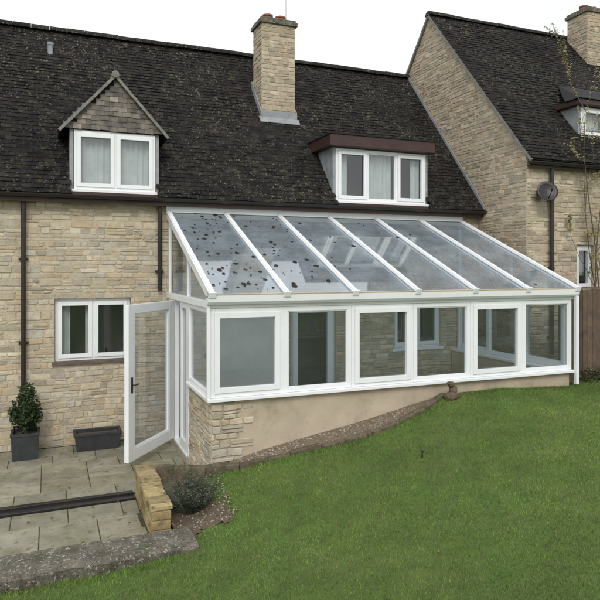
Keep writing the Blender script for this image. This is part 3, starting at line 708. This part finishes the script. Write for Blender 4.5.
m.obj('trunk','bark',cl_,smooth=True,fix=False); lf.obj('foliage','leaf',cl_,fix=False)
fe=thing('garden_fence',(9.5,7.82,.95),'brown close-boarded timber garden fence beside the conservatory','fence')
m=MB(); x=7.92
while x<12.2:
    w_=R.uniform(.095,.12);q=R.uniform(.55,1.25);m.tint=(q,q*R.uniform(.93,1.03),q); m.box(x,x+w_-.006,7.80+R.uniform(-.004,.004),7.822,.9,2.48+R.uniform(-.01,.01)); x+=w_
m.obj('boards','fence',fe)
for z in(1.1,1.75,2.35):
    m=MB(); m.tint=(.8,.8,.8); m.box(7.92,12.2,7.826,7.87,z,z+.07); m.obj('rail','fence',fe)
m=MB(); m.box(7.90,12.2,7.79,7.84,2.485,2.52); m.obj('capping','fence',fe)
for x in(7.85,9.7,11.55):
    m=MB(); m.tint=(.7,.7,.7); m.box(x,x+.09,7.872,7.95,.7,2.47); m.obj('post','fence',fe)
wd_=thing('border_plant',(8.5,7.6,.95),'low straggly green plants at the foot of the fence','plant')
m=MB()
for cx in(8.25,8.6,9.0,9.4,10.0): leafcloud(m,(cx,7.62,1.03),.2,.12,.14+R.uniform(0,.1),420,.06,[(.06,.09,.03),(.10,.12,.045),(.16,.12,.07)],.2)
m.obj('foliage','leaf',wd_,fix=False)
m=MB()
def blob(c,r,sx,sy,sz,seed):
    bm=bmesh.new(); bmesh.ops.create_icosphere(bm,subdivisions=3,radius=1)
    vs=[];
    for v in bm.verts:
        p=v.co; f=1+.3*noise.noise(p*1.8+V((seed,0,0))); vs.append((c[0]+p.x*r*sx*f,c[1]+p.y*r*sy*f,c[2]+p.z*r*sz*f))
    fs=[[v.index for v in f.verts] for f in bm.faces]; bm.free(); m.add(vs,fs)
oz=.97
blob((5.32,7.38,oz+.04),.1,1.25,.9,.7,1);blob((5.34,7.38,oz+.13),.065,.9,.9,1.1,5);blob((5.30,7.37,oz+.21),.05,1,.9,.9,9);blob((5.26,7.36,oz+.235),.03,1.2,.7,.8,3)
o=m.obj('garden_ornament','rock',smooth=True,loc=(5.32,7.38,oz)); tag(o,'small weathered brown stone ornament by the conservatory','garden ornament')
gz=float(Lz(4.02,6.15)[0]); m=MB(); m.tube((4.02,6.15,gz-.05),(4.02,6.15,gz+.05),.008,n=8); m.tube((4.02,6.15,gz+.05),(4.02,6.15,gz+.075),.02,.014,n=10)
o=m.obj('garden_light','black',loc=(4.02,6.15,gz)); tag(o,'tiny dark stake light standing in the lawn','garden light')
m=MB()
def leaf(p,U1,U2,N1,r,lo=.6):
    K=8;vs=[p+U1*(r*R.uniform(lo,1.1)*math.cos(2*math.pi*k/K))+U2*(r*R.uniform(lo,1.1)*math.sin(2*math.pi*k/K))+N1*R.uniform(.002,.010) for k in range(K)]; m.add(vs,[tuple(range(K))])
for i in range(165):
    if i<152: x=XA+.08+abs(R.gauss(0,1.15)); t=R.uniform(.1,LR-.05)
    else: x=R.uniform(XA,XB); t=R.uniform(0,LR)
    if x>XB-.1 or abs(((x-XA)/bw)%1-.0)<.06 or ((x-XA)/bw)%1>.94: continue
    q=R.uniform(.5,1.6); m.tint=(.012*q,.010*q,.008*q); leaf(O+X*x+sv*t+nv*.002,X,sv*R.uniform(.9,1.5),nv,R.uniform(.008,.026)+(.02 if R.random()<.25 else 0),.65)
o=m.obj('roof_leaves','leaf',fix=False); tag(o,'wet dark leaves scattered on the glass roof','leaves',kind='stuff')
m=MB()
for i in range(260):
    x=R.uniform(.5,9);y=R.uniform(3.2,7.4)
    if y>ey(x)-.05: continue
    z=float(zl(x,y)[0])+.022; q=R.uniform(.5,1.2); m.tint=R.choice([(.2*q,.12*q,.06*q),(.26*q,.19*q,.1*q),(.1*q,.07*q,.04*q)]); leaf(V((x,y,z)),X,Y,Z,R.uniform(.006,.015))
for i in range(60):
    x=R.uniform(-2,.95);y=R.uniform(6.1,10.4); z=.012 if y>6.54 else .145; q=R.uniform(.5,1.3); m.tint=(.12*q,.08*q,.04*q); leaf(V((x,y,z)),X,Y,Z,R.uniform(.008,.02))
o=m.obj('fallen_leaves','leaf',fix=False); tag(o,'small brown fallen leaves on lawn and patio','leaves',kind='stuff')
# ================================================================ light, camera
w=bpy.data.worlds.new('World'); S.world=w; w.use_nodes=True; nt=w.node_tree; N=nt.nodes; L=nt.links
bg=N['Background']; out=[n for n in N if n.type=='OUTPUT_WORLD'][0]
sky=N.new('ShaderNodeTexSky'); sky.sky_type='NISHITA'; sky.sun_disc=False; sky.sun_elevation=math.radians(38); sky.sun_rotation=math.radians(200)
L.new(sky.outputs[0],bg.inputs[0]); bg.inputs[1].default_value=.1
b2=N.new('ShaderNodeBackground'); b2.inputs[1].default_value=1.38
nz=N.new('ShaderNodeTexNoise'); nz.inputs['Scale'].default_value=2.2; nz.inputs['Detail'].default_value=5
tc=N.new('ShaderNodeTexCoord'); L.new(tc.outputs['Generated'],nz.inputs['Vector'])
cr=N.new('ShaderNodeValToRGB'); cr.color_ramp.elements[0].position=.3; cr.color_ramp.elements[0].color=(.76,.79,.82,1); cr.color_ramp.elements[1].position=.7; cr.color_ramp.elements[1].color=(.92,.935,.95,1)
L.new(nz.outputs['Fac'],cr.inputs[0]); L.new(cr.outputs[0],b2.inputs[0])
mx=N.new('ShaderNodeMixShader'); mx.inputs[0].default_value=.9; L.new(bg.outputs[0],mx.inputs[1]); L.new(b2.outputs[0],mx.inputs[2]); L.new(mx.outputs[0],out.inputs['Surface'])
sun=bpy.data.lights.new('sun','SUN'); sun.energy=1.5; sun.angle=math.radians(25); sun.color=(1,.965,.91)
so=bpy.data.objects.new('sun',sun); COL.objects.link(so)
az=math.radians(200); el=math.radians(38); dv=V((math.sin(az)*math.cos(el),math.cos(az)*math.cos(el),math.sin(el)))
so.rotation_euler=dv.to_track_quat('Z','Y').to_euler(); so.location=(0,-5,12)
cam=bpy.data.cameras.new('camera'); co_=bpy.data.objects.new('camera',cam); COL.objects.link(co_)
cam.lens=37.2; cam.sensor_width=36; cam.shift_y=-.055; cam.clip_end=1500; cam.clip_start=.05
co_.location=(0,0,2.85); co_.rotation_euler=(math.radians(90),0,-math.radians(22.02)); S.camera=co_
S.view_settings.view_transform='Standard'; S.view_settings.look='None'; S.view_settings.exposure=0
